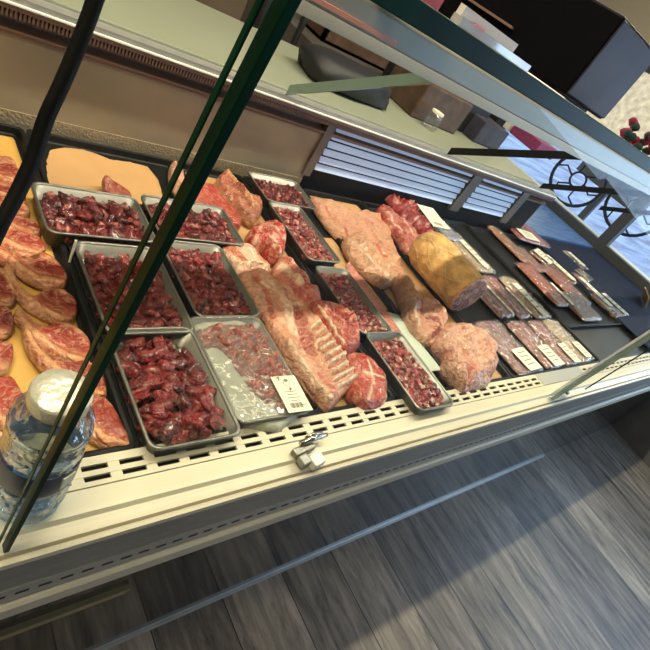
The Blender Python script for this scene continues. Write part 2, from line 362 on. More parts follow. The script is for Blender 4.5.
# air grille: slots as real holes between bars
g = MB()
def grille(x0, x1):
    for (a,b) in ((.500,.5105),(.5225,.5345),(.5465,.566)): g.box(x0,x1,a,b,-1.006,-.999)
    x = x0
    while x < x1:
        g.box(x,x+.024,.510,.523,-1.006,-1.0); g.box(x,x+.024,.534,.547,-1.006,-1.0); x += .077
grille(XL,2.42); grille(2.95,XR)
cp(g,'air_grille',M['cream'])
cp(MB().box(2.42,2.95,.5,.566,-1.006,-.998),'grille_plate',M['greyl'])
sl = MB().box(XL,XR,.505,.57,-1.034,-1.02); cp(sl,'grille_duct',M['slot'])
cp(MB().extrude([(.498,-1.001),(.45,-1.001),(.444,-1.012),(.418,-1.016),(.412,-1.035),(.498,-1.035)],XL,XR),'ledge',M['cream'])
cp(MB().extrude([(.412,-1.02),(.408,-1.016),(.400,-1.018),(.399,-1.032),(.412,-1.036)],XL,XR),'ledge_lip',M['cream'])
cp(MB().extrude([(.412,-1.036),(.405,-1.034),(.404,-1.142),(.412,-1.146)],XL,XR),'rail_face',M['grey'])
cp(MB().extrude([(.412,-1.145),(.402,-1.143),(.402,-1.200),(.412,-1.204)],XL,XR),'slotted_rail',M['greyl'])
ds = MB(); x = XL
while x < XR: ds.box(x,x+.024,.4012,.4025,-1.176,-1.168); x += .0405
cp(ds,'rail_slots',M['slot'])
cp(MB().extrude([(.43,-1.206),(.398,-1.212),(.392,-1.22),(.392,-1.262),(.398,-1.27),(.43,-1.275)],XL,XR),'bumper',M['cream'])
cp(MB().box(XL,XR,.47,.49,-2.178,-1.27),'kick_panel',M['kick'])
cp(MB().box(XL,XR,.43,.9,-1.275,-1.206),'under_rail',M['slot'])
cp(MB().extrude([(.47,-2.178),(.464,-2.181),(.463,-2.192),(.455,-2.194),(.455,-2.199),(.49,-2.199),(.49,-2.178)],XL,4.3),'toe_strip',M['grey'])
cp(MB().box(.15,.597,.462,.47,-1.645,-1.60).box(.15,.597,.455,.47,-1.602,-1.592),'kick_vent',M['brass'])
cp(MB().box(XL,XR,1.97,2.0,-2.199,-1.06),'rear_panel',M['greyl'])
cp(MB().box(XL,XL+.03,.5,1.97,-2.199,-1.06),'end_panel',M['greyl'])
cp(MB().box(XR-.03,XR,.5,1.97,-2.199,-1.06),'end_panel',M['greyl'])
# rear wall of the well
cp(MB().box(XL,1.76,1.93,1.96,-1.035,-.70),'rear_liner',M['inner'])
cp(MB().box(XL,1.76,1.926,1.93,-1.035,-.965),'rear_dotted_reflection',P('dotted_reflection',(.34,.28,.19),.4,metal=.2,bump=.4,bscale=160,var=.12,vscale=150))  # dotted band paints a reflection low on the rear liner
cp(MB().box(1.72,4.2,1.945,1.965,-1.035,-.68),'rear_dark_liner',P('dark_liner',(.012,.012,.014),.6,spec=.15))
cp(MB().extrude([(1.93,-.715),(1.915,-.70),(1.915,-.695),(1.96,-.68),(1.96,-.715)],XL,4.2),'liner_lip',M['brown'])
cp(MB().extrude([(1.96,-.70),(1.95,-.66),(1.90,-.652),(1.90,-.642),(1.96,-.64)],XL,4.2),'vent_tray',M['brown'])
v = MB(); x = XL
while x < 4.2: v.box(x,x+.006,1.890,1.91,-.652,-.628); x += .012
cp(v,'vent_slats',M['brown'])
cp(MB().box(XL,4.2,1.91,1.95,-.652,-.628),'vent_recess',M['vent'])
cp(MB().box(XL,4.2,1.885,1.95,-.628,-.612),'vent_rail',M['brown'])
cp(MB().box(XL,4.2,1.878,1.95,-.612,-.607),'bright_trim',M['white'])
cp(MB().box(XL,4.2,1.89,1.95,-.607,-.590),'grey_trim',M['grey'])
# slats and posts modelling a reflection of window shutters in the rear wall
for x in (1.76,3.12,3.82): cp(MB().obox((x,1.93,-.79),.05 if x<3 else .10,.03,.30),'reflection_post',M['framebr'])
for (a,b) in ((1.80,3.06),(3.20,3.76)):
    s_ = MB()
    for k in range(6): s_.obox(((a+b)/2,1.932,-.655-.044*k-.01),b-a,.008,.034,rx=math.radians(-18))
    cp(s_,'shutter_reflection',M['slatrefl'])
# server side worktop
cp(MB().box(XL,3.9,1.95,2.78,-.60,-.58),'worktop',M['creamdull'],bevel=.004)
cp(MB().box(XL,3.9,2.0,2.76,-2.199,-.60),'rear_cabinet',M['creamdull'])
# canopy rail, brackets and glass
cp(MB().extrude([(1.06,-.075),(1.055,-.132),(1.065,-.132),(1.07,-.118),(1.2,-.118),(1.2,-.02),(1.10,-.02)],XL,5.9),'canopy',M['canopy'],bevel=.004)
cp(MB().box(XL,1.02,1.049,1.058,-.124,-.114),'canopy_reflection',M['pinkrefl'])  # salmon box draws a pink reflection line along the canopy
cp(MB().box(XL,5.9,1.16,1.22,-.175,-.119),'canopy_rail',M['canopyd'])
cp(MB().box(XL,5.9,1.09,1.15,-.128,-.1185),'canopy_lamp',M['lamp'])
for i,x in enumerate((-1.05,.18,1.42,2.65,3.88,5.1)):
    cp(MB().extrude([(1.90,-.59),(1.90,-.545),(1.20,-.125),(1.20,-.17)],x-.004,x+.004),'side_bracket',M['gedgel'] if i<3 else M['blackp'])
GY0,GY1,GZ0,GZ1 = .432,.312,-1.004,-.022    # glass leans outward
def pane(x0,x1,name='front_glass'):
    th=.012
    cp(MB().extrude([(GY0,GZ0),(GY0-.001,GZ0),(GY1-.001,GZ1),(GY1,GZ1)],x0,x1),name,M['glass'])
pane(XL,.190); pane(.196,2.38); pane(2.40,5.85)
def edge(x, w, mat, th=.016):
    cp(MB().extrude([(GY0,GZ0),(GY0-th,GZ0),(GY1-th,GZ1),(GY1,GZ1)],x-w/2,x+w/2),'glass_edge',mat,bevel=.001)
edge(.200,.0085,M['gedge']); edge(.1865,.0018,M['gedge'],.008)
edge(2.39,.005,M['gedgel']); edge(2.80,.006,M['gedge'],.006)
br = MB().extrude([(GY0+.014,GZ0+.01),(GY0+.004,GZ0+.01),(GY1+.003,GZ1),(GY1+.013,GZ1)],2.38,2.58)
cp(br,'joint_bracket',film('frosted_bracket',(.75,.77,.8),base=.1,rough=.2,k=.4,milk=.62))
cp(MB().lathe([(.016,0),(.016,.01)],16),'bracket_screw',M['chrome']).location += Vector((2.50*U,(GY0-.004)*U,(-.975)*U))
# top glass shelf with its thick green front edge
cp(MB().box(XL,5.9,GY1,1.10,-.0195,-.0185),'top_glass',M['glass'])
cp(MB().box(XL,5.9,GY1-.014,GY1,-.0195,-.0035),'top_glass_edge',M['gedge'],bevel=.001)

# lock on the ledge
lock = thing('glass_lock','small chrome glass lock with cream block on the case ledge','lock',(.90,.465,-1.0))
MB().obox((-.01,0,.010),.075,.022,.018,rz=.15).build('housing',M['steel'],lock,bevel=.003)
MB().tube([(-.02,.012,.022),(.02,.016,.03),(.05,.018,.028),(.075,.018,.03)],[.008,.010,.008,.006]).build('lever',M['chrome'],lock,smooth=True)
MB().tube([(.0,.022,.03),(.03,.026,.034),(.06,.026,.032)],.005).build('spring',M['chrome'],lock,smooth=True)
MB().obox((.012,-.038,.008),.045,.034,.026,rz=.2).build('block',M['white'],lock,bevel=.004)
MB().obox((-.025,-.030,.008),.03,.03,.022,rz=.2).build('hinge',M['grey'],lock,bevel=.004)

# ================================================================= BOTTLE
bt = thing('water_bottle','clear blue plastic water bottle with navy label and metallic cap on ledge','bottle',(.245,.508,-1.0))
pr = [(.0,.004),(.045,.002),(.060,.012),(.062,.04)]
z = .045
while z < .235:
    pr += [(.0635,z),(.0605,z+.010)]; z += .019
pr += [(.064,.238),(.062,.250),(.055,.262),(.042,.276),(.038,.284),(.037,.290)]
MB().lathe(pr,48,cap=False).build('bottle_body',M['bottle'],bt,smooth=True)
MB().lathe([(.0645,.112),(.0650,.114),(.0650,.166),(.0645,.168)],48,cap=False).build('wrap_label',M['blue'],bt,smooth=True)
MB().obox((.030,-.0575,.142),.024,.004,.032,rz=.48).build('label_panel',M['card'],bt)
MB().lathe([(.040,.284),(.0445,.287),(.0455,.292),(.0455,.312),(.043,.317),(.022,.319),(.001,.3185)],40).build('cap',M['capm'],bt,smooth=True)

# ================================================================= CABLE hanging in front
cable_px = [(99,-14,.42),(95,0,.42),(85,28,.42),(73,58,.42),(60,88,.42),(47,116,.42),(39,140,.42),(31,164,.42),(18,192,.42),(5,216,.42),(-9,240,.42)]
cpts = []
for x,y,dist in cable_px:
    r = ray(x,y); r = r/np.linalg.norm(r)*dist*.9; cpts.append(r)
sp = smooth_poly([c for c in cpts],6)[:-6]
sp = [tuple(p) for p in sp]
r0 = sp[0]; sp = [(r0[0]-.05,r0[1]-.02,r0[2]+.9)]+sp+[(sp[-1][0]-.06,sp[-1][1]-.05,FZ+.02)]
o = MB().tube([(p[0],p[1],p[2]) for p in sp],.0049,12).build('power_cable',M['rubber'],loc=(0,0,0),smooth=True)
tag(o,'thick black cable hanging in front of the glass','cable')

# ================================================================= BLACK TRAYS
def black_tray(x0,x1,y0,y1,label):
    w,d = x1-x0,y1-y0
    o = tray_mesh(w,d,.030,lip=.012,r=.02,flare=.006).build('display_tray',M['blackp'],loc=((x0+x1)/2,(y0+y1)/2,-1.034),smooth=False,bevel=0)
    return tag(o,label,'tray')
black_tray(-.42,.478,.572,1.90,'black display tray under the lamb chops on yellow paper')
black_tray(.487,1.045,.572,1.90,'black display tray under the six steel trays of diced meat')
black_tray(1.055,1.385,.572,1.90,'black display tray under the rib rack and steaks')
black_tray(1.393,1.757,.572,1.90,'black display tray under the row of mince trays beside the pork belly')
black_tray(1.767,2.215,.572,1.90,'black display tray under the pork belly and leg on tan paper')
black_tray(2.225,2.655,.572,1.90,'black display tray beneath the netted rolled ham')
black_tray(2.665,3.33,.572,1.90,'black display tray beneath the vacuum packs')
black_tray(3.34,4.36,.86,1.88,'black display tray of dark red vacuum packs next to the navy mat')
tag(MB().box(4.37,5.93,.60,1.93,-.004,.004).build('navy_mat',M['navy'],loc=(0,0,-1.0)),'empty dark navy speckled mat at the far end of case','mat')
TB = -1.028   # tray floor

# papers
def sheet(name,poly,mat,label,z=TB,px=False,wave=.002,t=.003,cat='paper',sm=1,pad=.004,zp=-1.0):
    o = slab(name,poly,mat,px=px,z0=z,t=t,pad=pad,wave=wave,sm=sm,namp=0,base=FAT,zp=zp); tag(o,label,cat); return o
sheet('butcher_paper',[(-.39,.588),(.448,.588),(.448,1.86),(-.39,1.86)],M['paper'],'yellow butcher paper lying under the lamb chops at the left')
sheet('butcher_paper',[(50,142),(85,142),(112,152),(150,160),(166,188),(158,198),(100,194),(56,184),(48,168)],M['tan'],'tan paper sheet behind the back left steel tray with one scrap of meat',px=True,z=-1.031,wave=.002,sm=2)
sheet('butcher_paper',[(1.085,.588),(1.368,.588),(1.368,1.86),(1.085,1.86)],M['tan'],'tan paper under the rib rack and red steaks')
sheet('butcher_paper',[(1.795,.588),(2.185,.588),(2.185,1.88),(1.795,1.88)],M['tan'],'tan paper under the pork belly and pork leg')
sheet('butcher_paper',[(1.60,1.10),(1.745,1.02),(1.745,1.52),(1.61,1.50)],M['tan'],'narrow tan paper scrap beside the middle mince trays',wave=.004)
sheet('butcher_paper',[(1.60,.66),(1.742,.66),(1.742,.97),(1.60,1.02)],M['wpaper'],'pale green paper scrap right of the front mince tray',z=-1.0,wave=.004)

# ================================================================= MEAT CHUNKS AND STEEL TRAYS
def chunk_verts(rng, s):
    bm = bmesh.new(); bmesh.ops.create_cube(bm,size=1)
    bmesh.ops.subdivide_edges(bm,edges=bm.edges[:],cuts=2,use_grid_fill=True)
    sx,sy,sz = s*rng.uniform(.75,1.3),s*rng.uniform(.6,1.05),s*rng.uniform(.45,.8); ph = rng.uniform(0,50)
    out = []
    for v in bm.verts:
        p = v.co.copy(); l = p.length/.62; p = p/ (l**.28)
        d = noise.noise_vector(p*2.4+Vector((ph,0,0)))*.34
        out.append(Vector(((p.x+d.x)*sx,(p.y+d.y)*sy,(p.z+d.z)*sz)))
    f = [tuple(v.index for v in q.verts) for q in bm.faces]; bm.free(); return out,f
def paint_mesh(me, rng, lean, fat, amt, per=56):
    a = me.color_attributes.new('Col','FLOAT_COLOR','POINT'); n = len(me.vertices); c = np.ones((n,4))
    k = 0
    while k < n:
        b = lean*rng.uniform(.5,1.35); ft = rng.random() < amt; ph = rng.uniform(0,99)
        for i in range(k,min(k+per,n)):
            q = noise.noise(me.vertices[i].co*90+Vector((ph,0,0)))
            w = min(1,max(0,q*2.2-.25)) * (1 if ft else .25)
            c[i,:3] = b*(1-w)+fat*w
        k += per
    a.data.foreach_set('color',c.ravel())
def chunk_mesh(rng, s, lean, fat, amt):
    v,f = chunk_verts(rng,s); me = bpy.data.meshes.new('meat_cube')
    me.from_pydata([tuple(p*U) for p in v],[],f); me.update(); me.polygons.foreach_set('use_smooth',[True]*len(me.polygons))
    paint_mesh(me,rng,lean,fat,amt); me.materials.append(M['wet']); return me
rng = random.Random(3)
protos = [chunk_mesh(rng,.042,np.array([.17,.012,.011]),PINK*.8,.45) for _ in range(12)]
def heap_positions(rng,w,d,s,h,fall=.6):
    out = []
    for layer in range(3):
        ins = (1.6,1.05,1.7)[layer]; ww, dd = w-s*ins, d-s*ins; st = s*(.86 if layer<2 else 1.25)
        nx, ny = max(1,int(ww/st)), max(1,int(dd/st))
        for i in range(nx+1):
            for j in range(ny+1):
                if layer==2 and rng.random()<.40: continue
                if layer<2 and i in (0,nx) and j in (0,ny): continue
                out.append((-ww/2+ww*i/nx+rng.uniform(-.25,.25)*s, -dd/2+dd*j/ny+rng.uniform(-.25,.25)*s, s*.30+layer*h))
    return out
def steel_tray(cx,cy,w,d,label,h=.062,rz=0,zb=-1.024):
    o = tray_mesh(w,d,h,lip=.008,r=.03,flare=.004).build('steel_tray',M['steel'],loc=(cx,cy,zb),smooth=True)
    o.rotation_euler.z = rz
    return tag(o,label,'tray','steel trays of meat' if False else None)
def loose_cubes(cx,cy,w,d,s,label,group,base,top_only=True):
    for (x,y,z) in heap_positions(rng,w,d,s,s*.36):
        o = bpy.data.objects.new('meat_cube',rng.choice(protos)); C.objects.link(o)
        o.location = W((cx+x,cy+y,base+z)); o.rotation_euler = (rng.uniform(-.7,.7),rng.uniform(-.7,.7),rng.uniform(0,6.3))
        k = s/.042*1.0; o.scale = (k,k,k); tag(o,label,'meat',group)
def meat_stuff(cx,cy,w,d,s,lean,fat,amt,label,name='diced_meat',base=-1.008,rz=0,h=.42):
    m_ = MB(); cnt = 0
    for (x,y,z) in heap_positions(rng,w,d,s,s*h):
        v,f = chunk_verts(rng,s*1.18); R = Matrix.Rotation(rng.uniform(0,6.3),3,'Z')@Matrix.Rotation(rng.uniform(-.7,.7),3,'X')@Matrix.Rotation(rng.uniform(-.6,.6),3,'Y')
        m_.add([R@p+Vector((x,y,z)) for p in v],f)
    me = bpy.data.meshes.new(name); me.from_pydata([(a*U,b*U,c*U) for a,b,c in m_.v],[],m_.f); me.update()
    paint_mesh(me,rng,lean,fat,amt); o = link(name,me,M['wet'],None,(cx,cy,base),smooth=True); o.rotation_euler.z = rz
    return tag(o,label,'meat',None,'stuff')
DK = np.array([.135,.010,.011])
steel_tray(.585,1.385,.325,.245,'wide steel tray of diced meat at the back left, by the tan sheet')
meat_stuff(.585,1.375,.285,.205,.030,DK,PINK,.5,'diced dark red meat in the wide back left steel tray')
steel_tray(.935,1.415,.335,.235,'wide steel tray of diced meat at the back, behind the dark glass edge')
meat_stuff(.935,1.405,.295,.195,.030,DK*1.3,PINK,.5,'diced dark red meat in the wide back steel tray crossed by the glass edge')
steel_tray(.605,1.055,.245,.365,'middle left steel tray of diced meat, nearest the lamb chops')
loose_cubes(.605,1.045,.215,.325,.035,'glossy dark red meat cube in the middle left steel tray','meat cubes in the middle left tray',-1.012)
steel_tray(.868,1.108,.230,.355,'middle right steel tray of diced meat beside the pink pork slices')
meat_stuff(.868,1.10,.195,.315,.028,DK*1.3,PINK,.5,'diced dark red meat in the middle right steel tray')
steel_tray(.600,.712,.238,.365,'front left steel tray of large dark red meat cubes')
loose_cubes(.600,.705,.205,.325,.043,'large glossy dark red meat cube heaped in the front left steel tray','meat cubes in the front left tray',-1.010)
t6 = steel_tray(.845,.745,.250,.375,'film-wrapped steel tray of pale minced meat with a white price label')
# wrapped tray: liner, mince, film
o = slab('liner_sheet',[(.735,.575),(.955,.575),(.955,.915),(.735,.915)],M['liner'],px=False,z0=-1.005,t=.03,pad=.02,sm=2); tag(o,'white absorbent liner showing beside the mince in the wrapped tray','liner')
o = slab('minced_meat',[(198,328),(258,326),(296,385),(285,412),(268,404),(250,388),(225,350),(205,345)],M['meat'],zp=-.965,z0=-.985,t=.022,pad=.02,base=np.array([.27,.055,.045]),marb=.55,marbcol=np.array([.50,.25,.19]),seed=5,namp=.9,ns=45); tag(o,'pinkish minced meat under film in the wrapped steel tray','meat',None,'stuff')
o = slab('cling_film',[(.725,.562),(.966,.562),(.966,.928),(.725,.928)],M['film'],px=False,z0=-.960,t=.0015,pad=.004,sm=1,wave=.003); tag(o,'clear cling film stretched over the wrapped tray of mince','film')
def label_card(name,c,w,d,rz,label,z,big=True,tilt=(0,0)):
    t = thing(name,label,'label',(c[0],c[1],z),rz=rz); t.rotation_euler.x = tilt[0]; t.rotation_euler.y = tilt[1]
    MB().obox((0,0,.001),w,d,.002).build('card',M['card'],t)
    k = MB()
    if big:
        k.tube([(w*.02+.011*math.cos(a),d*.30+.013*math.sin(a),.0022) for a in np.linspace(0,6.28,14)[:-1]],.0007,5,closed=True)
        k.obox((w*.02,d*.36,.0024),.010,.008,.001)
        for i in range(9): k.obox((-w*.28+i*w*.055,-d*.33,.0024),w*(.012+.014*(i%3)),d*.13,.001)
        for i,(yy,ww) in enumerate(((.05,.5),(-.03,.4),(-.12,.55),(-.2,.3))): k.obox((0,d*yy,.0024),w*ww,d*.012,.001)
        k.obox((w*.25,-d*.33,.0024),w*.25,d*.012,.001)
    else:
        for i in range(4): k.obox((0,d*(.3-.16*i),.0024),w*(.6-.1*(i%2)),d*.03,.001)
        for i in range(6): k.obox((-w*.2+i*w*.07,-d*.36,.0024),w*.03,d*.12,.001)
    k.build('print',M['ink'],t)
    return t
p = [at(*q,-.955)[:2] for q in ((268,380),(292,375),(314,408),(290,415))]
cc = sum(p)/4
label_card('price_label',cc,.085,.125,-.04,'white price label with crest and barcode on the wrapped mince tray',-.953)
# column D trays
MN = np.array([.32,.05,.05]); 
steel_tray(1.535,1.76,.300,.235,'small steel tray of dark meat at the back beside the slatted reflection')
meat_stuff(1.535,1.75,.265,.195,.026,DK,PINK,.4,'dark diced meat in the rearmost small steel tray')
steel_tray(1.475,1.445,.190,.400,'narrow steel tray of mince, second from back in its row')
meat_stuff(1.475,1.44,.155,.355,.022,MN,FAT,.8,'coarse reddish mince in the second narrow tray from the back',h=.5,base=-1.005)
steel_tray(1.475,1.025,.185,.375,'narrow steel tray of mince, third from back in its row')
meat_stuff(1.475,1.02,.15,.33,.022,MN,FAT,.8,'coarse reddish mince in the third narrow tray from the back',h=.5,base=-1.005)
t = steel_tray(1.505,.665,.215,.360,'front steel tray of mince overhanging the air grille')
meat_stuff(1.505,.66,.18,.31,.021,MN*1.1,FAT,.9,'coarse pinkish mince in the front tray overhanging the grille',h=.5,base=-1.003)
o = slab('meat_strip',[(348,262),(356,268),(398,325),(402,338),(392,334),(352,280)],M['meat'],zp=-.98,z0=-1.0,t=.02,pad=.01,base=PINK,rim=FAT,seed=8); tag(o,'long pink strip of meat beside the middle mince tray','meat')
tag(MB().tube([(0,0,0),(.002,.004,.075)],.0035,8).build('white_pick',M['white'],loc=tuple(at(69.5,262,-1.0))),'thin upright white plastic pick between chops and steel trays','pick')
o = slab('meat_scrap',[(103,177),(108,175),(120,182),(132,191),(130,198),(118,196),(106,190)],M['meat'],zp=-.975,z0=-.995,t=.022,pad=.015,base=np.array([.35,.07,.05]),seed=4,namp=.4); tag(o,'lone dark red meat scrap on tan sheet behind steel tray','meat')

# ================================================================= LAMB CHOPS (left board)
ORF = np.array([.72,.40,.22]); LRED = np.array([.42,.06,.035]); CFAT = np.array([.68,.36,.18])
def chop(poly, eye, rimpts, label, z, seed, bone=None, rimw=.014):
    st = []
    for (pts,w) in eye: st.append((pts,w*1.15,CFAT,0)); st.append((pts,w*.85,LRED*random.uniform(.7,1.1),0.001))
    for pts in rimpts:
        st.append(([(x+1.5,y-3.5) for x,y in pts],rimw*.55,np.array([.50,.13,.07]),-.001)); st.append((pts,rimw*.7,CFAT*1.05,.004))
    if bone: st.append((bone,.008,BONE,.008))
    o = slab('lamb_chop',poly,M['meat'],zp=-.975,z0=z,t=.021,pad=.010,base=np.array([.50,.14,.07]),rim=ORF,rimw=.007,strokes=st,marb=.3,seed=seed,namp=.3)
    tag(o,label,'meat','lamb chops on the yellow paper'); return o
CH = [
 ([(-22,142),(0,146),(14,150),(22,163),(18,172),(0,168),(-22,168)],[([(0,157),(12,162)],.05)],[[(-20,168),(0,170),(18,173)]],'topmost dark lamb chop in the back left corner on paper'),
 ([(-22,165),(0,165),(14,172),(26,180),(27,190),(15,190),(0,183),(-22,178)],[([(0,182),(20,186)],.03)],[[(-20,168),(0,169),(14,175),(25,183)]],'lamb chop just below the topmost one, pale rim across its top'),
 ([(-22,180),(0,184),(16,190),(30,198),(30,208),(12,206),(-5,198),(-22,194)],[([(5,193),(22,202)],.03)],[[(-20,184),(0,188),(14,194),(28,204)]],'third lamb chop down the left edge behind the black cable'),
 ([(-22,198),(-5,202),(14,206),(34,210),(44,222),(36,228),(15,224),(-5,216),(-22,212)],[([(18,212),(36,219)],.035)],[[(-20,202),(0,209),(16,218),(34,225)]],'fourth lamb chop down, next to the wide steel tray'),
 ([(-22,216),(0,218),(14,218),(30,222),(44,232),(48,242),(38,248),(20,246),(4,238),(-10,230),(-22,228)],[([(22,230),(40,237)],.045)],[[(-18,222),(0,230),(18,240),(40,246)]],'fifth lamb chop, round dark eye, above the white pick'),
 ([(-12,238),(4,240),(20,250),(36,253),(44,245),(56,250),(66,262),(70,272),(64,280),(45,279),(25,270),(8,256),(-12,248)],[([(44,260),(58,265)],.042)],[[(-8,243),(6,248),(22,262),(40,273),(66,277)]],'lamb chop whose bright red eye lies left of the white pick'),
 ([(6,256),(16,262),(24,276),(36,286),(48,280),(66,280),(78,290),(81,302),(76,312),(64,314),(46,308),(28,297),(14,281),(4,268)],[([(54,290),(72,298)],.052)],[[(8,260),(20,278),(34,294),(54,306),(74,312)]],'lamb chop with long curved white fat rim in mid board'),
 ([(18,300),(28,303),(38,314),(48,318),(60,314),(78,318),(92,330),(94,344),(86,354),(70,354),(52,346),(36,334),(24,318),(16,308)],[([(56,324),(84,338)],.048)],[[(20,304),(32,322),(50,338),(70,349),(84,353)]],'lamb chop touching the front corner of the middle steel tray'),
 ([(24,318),(32,324),(42,340),(56,352),(72,356),(88,354),(104,364),(110,380),(108,390),(92,390),(74,382),(52,368),(36,352),(26,334)],[([(78,362),(100,374)],.040)],[[(27,322),(40,344),(58,364),(80,380),(104,388)]],'lamb chop with a long thin tail crossing the paper, above the bottle'),
 ([(40,368),(50,367),(58,380),(70,388),(88,392),(104,386),(116,396),(126,414),(136,434),(128,440),(110,438),(92,430),(70,414),(52,402),(42,386)],[([(98,400),(112,420)],.055),([(46,378),(54,396)],.025)],[[(50,368),(60,388),(84,410),(108,430),(130,436)]],'lamb chop nearest the air grille, beside the bottle cap'),
 ([(-20,294),(4,298),(14,304),(16,318),(10,326),(-4,330),(-20,328)],[([(-8,308),(8,314)],.05)],[],'red round end of a chop at the left picture edge, upper one'),
 ([(-20,330),(4,334),(15,338),(14,354),(4,366),(-20,366)],[([(-8,342),(8,346)],.05)],[],'red round end of a chop at the left picture edge, lower one'),
 ([(-20,366),(2,368),(14,368),(22,378),(32,396),(40,416),(34,426),(14,424),(-4,414),(-20,404)],[([(8,376),(24,404)],.06)],[[(-16,400),(0,408),(16,418),(34,422)]],'large marbled chop left of the bottle cap'),
 ([(-22,414),(-6,420),(14,430),(22,440),(18,456),(-22,456)],[([(-10,432),(10,444)],.05)],[[(-18,418),(0,426),(14,434)]],'chop half hidden behind the bottle shoulder'),
 ([(-30,250),(-14,252),(4,262),(14,276),(18,290),(8,298),(-14,292),(-30,285)],[([(-8,268),(8,284)],.05)],[[(-26,256),(-6,260),(8,270),(16,286)]],'chop at the left edge between the long curved chops'),
]
for i,(poly,eye,rims,lab) in enumerate(CH):
    chop(poly,eye,rims,lab,-1.022+.004*(i%3)+(.0 if i<10 else .002),seed=i+1)

# ================================================================= COLUMN C : ribs, steaks
def piece(name,poly,label,base,z=-1.02,t=.04,pad=.03,zp=-.97,mat='meat',cat='meat',**k):
    o = slab(name,poly,M[mat],zp=zp,z0=z,t=t,pad=pad,base=base,**k); tag(o,label,cat); return o
piece('pork_slice',[(173,158),(180,160),(186,172),(192,196),(186,200),(178,186),(172,172)],'pale curled slice at the back beside the glass edge',np.array([.66,.34,.24]),rim=FAT,seed=21,t=.05)
piece('beef_flap',[(186,172),(200,176),(214,180),(226,192),(244,214),(240,222),(226,214),(206,206),(190,196)],'flat bright red meat flap behind the middle steel tray',BRT,seed=22,marb=.25)
piece('veal_chop',[(218,176),(226,171),(234,176),(250,190),(262,196),(264,208),(257,219),(246,214),(232,200),(222,192)],'brownish pink folded chop at the back of the tan paper',np.array([.42,.13,.07]),seed=23,t=.06,strokes=[([(226,173),(240,192),(256,212)],.016,ORF,.02),([(234,188),(250,200)],.02,np.array([.35,.08,.05]),0)],rim=ORF)
piece('round_steak',[(248,232),(256,224),(268,221),(280,225),(287,238),(286,250),(280,258),(272,254),(264,246),(252,240)],'round knobbly marbled red steak above the pork slices',BRT,seed=24,t=.07,marb=.85,namp=.5,strokes=[([(268,244),(280,252)],.018,RED,-.015)])
piece('belly_slice',[(222,243),(236,238),(252,240),(262,250),(274,262),(268,268),(254,264),(244,272),(236,262)],'streaky pork belly slices with white fat edge beside middle steel tray',np.array([.78,.52,.38]),seed=25,t=.045,strokes=[([(230,246),(246,260)],.022,np.array([.50,.15,.08]),0),([(258,250),(270,264)],.01,PINK,0),([(238,265),(254,260),(268,264)],.010,FAT*1.05,.01)])
piece('pork_shoulder',[(276,262),(284,257),(296,266),(310,280),(320,292),(322,304),(312,308),(300,302),(288,292),(278,280)],'pinkish red rounded cut above the rib rack',np.array([.58,.2,.14]),seed=26,t=.075,pad=.05,mix2=BRT,mixs=.1,namp=.35,strokes=[([(280,266),(296,288)],.02,FAT*.95,.006)])
ribs = []
a0,a1 = np.array((302,308.)),np.array((338,382.)); b0,b1 = np.array((318,322.)),np.array((362,376.))
rib = []
LA,LB,RA,RB = (np.array(q,float) for q in ((309,329),(335,389),(317,325),(357,376)))
for i in range(9):
    f = i/8; s0 = LA*(1-f)+LB*f; s1 = RA*(1-f)+RB*f
    rib.append(([tuple(s0),tuple(s1)],.0085,np.array([.80,.64,.47]),.012))
    if i<8:
        f2 = (i+.5)/8; g0 = LA*(1-f2)+LB*f2; g1 = RA*(1-f2)+RB*f2
        rib.append(([tuple(g0*.97+g1*.03),tuple(g1)],.0042,np.array([.40,.15,.09]),-.006))
piece('rib_rack',[(240,272),(254,268),(270,272),(284,284),(300,294),(312,310),(322,322),(340,346),(357,370),(359,378),(346,392),(333,405),(322,398),(304,376),(284,350),(268,322),(252,296)],'large rack of pork ribs with white rib bones showing','' is None or np.array([.68,.34,.22]),z=-1.015,seed=27,t=.055,pad=.03,namp=.3,marb=.3,marbcol=FAT,res=.0038,
  strokes=[([(256,278),(266,296),(272,318)],.014,np.array([.50,.14,.09]),-.003),([(270,282),(284,306),(292,336)],.016,FAT,.003),([(284,292),(294,312)],.010,np.array([.50,.14,.09]),-.003),([(295,306),(302,326),(308,352)],.030,np.array([.42,.09,.07]),-.012)]+[([(292+2*q,312+9*q),(305+q*1.5,308+9*q)],.004,np.array([.62,.30,.22]),.004) for q in range(5)]+[([(290,306),(293,330),(304,356)],.008,FAT,.004),([(262,284),(282,300),(300,306)],.012,FAT,.004)]+rib+
  [([(300,345),(318,372),(332,392)],.020,np.array([.66,.30,.2]),.004),([(286,345),(308,376),(328,400)],.009,FAT,.006),([(322,392),(340,382),(356,372)],.006,np.array([.7,.45,.33]),0),([(318,376),(330,392)],.010,np.array([.5,.14,.09]),0)])
piece('beef_steak',[(308,306),(318,302),(332,306),(346,316),(358,334),(360,346),(350,353),(340,352),(328,338),(316,322)],'thick red steak resting across the upper right of the rib rack',BRT*.9,z=-1.005,seed=28,t=.07,pad=.04,marb=.45,namp=.35,strokes=[([(314,312),(326,330),(340,348)],.005,FAT,.003),([(330,314),(346,334)],.012,DRED*1.4,-.008)])
piece('beef_steak',[(346,350),(358,350),(372,358),(386,374),(389,390),(386,402),(370,407),(360,402),(350,390),(352,376)],'red marbled steak at the front right corner below the rib rack',BRT,seed=29,t=.05,pad=.025,marb=.35,zp=-.98,strokes=[([(366,362),(372,384),(366,402)],.006,FAT,0),([(362,374),(384,380)],.005,FAT,0),([(374,390)],.018,LRED,0),([(384,372),(389,392),(384,404)],.006,FAT,.003)])
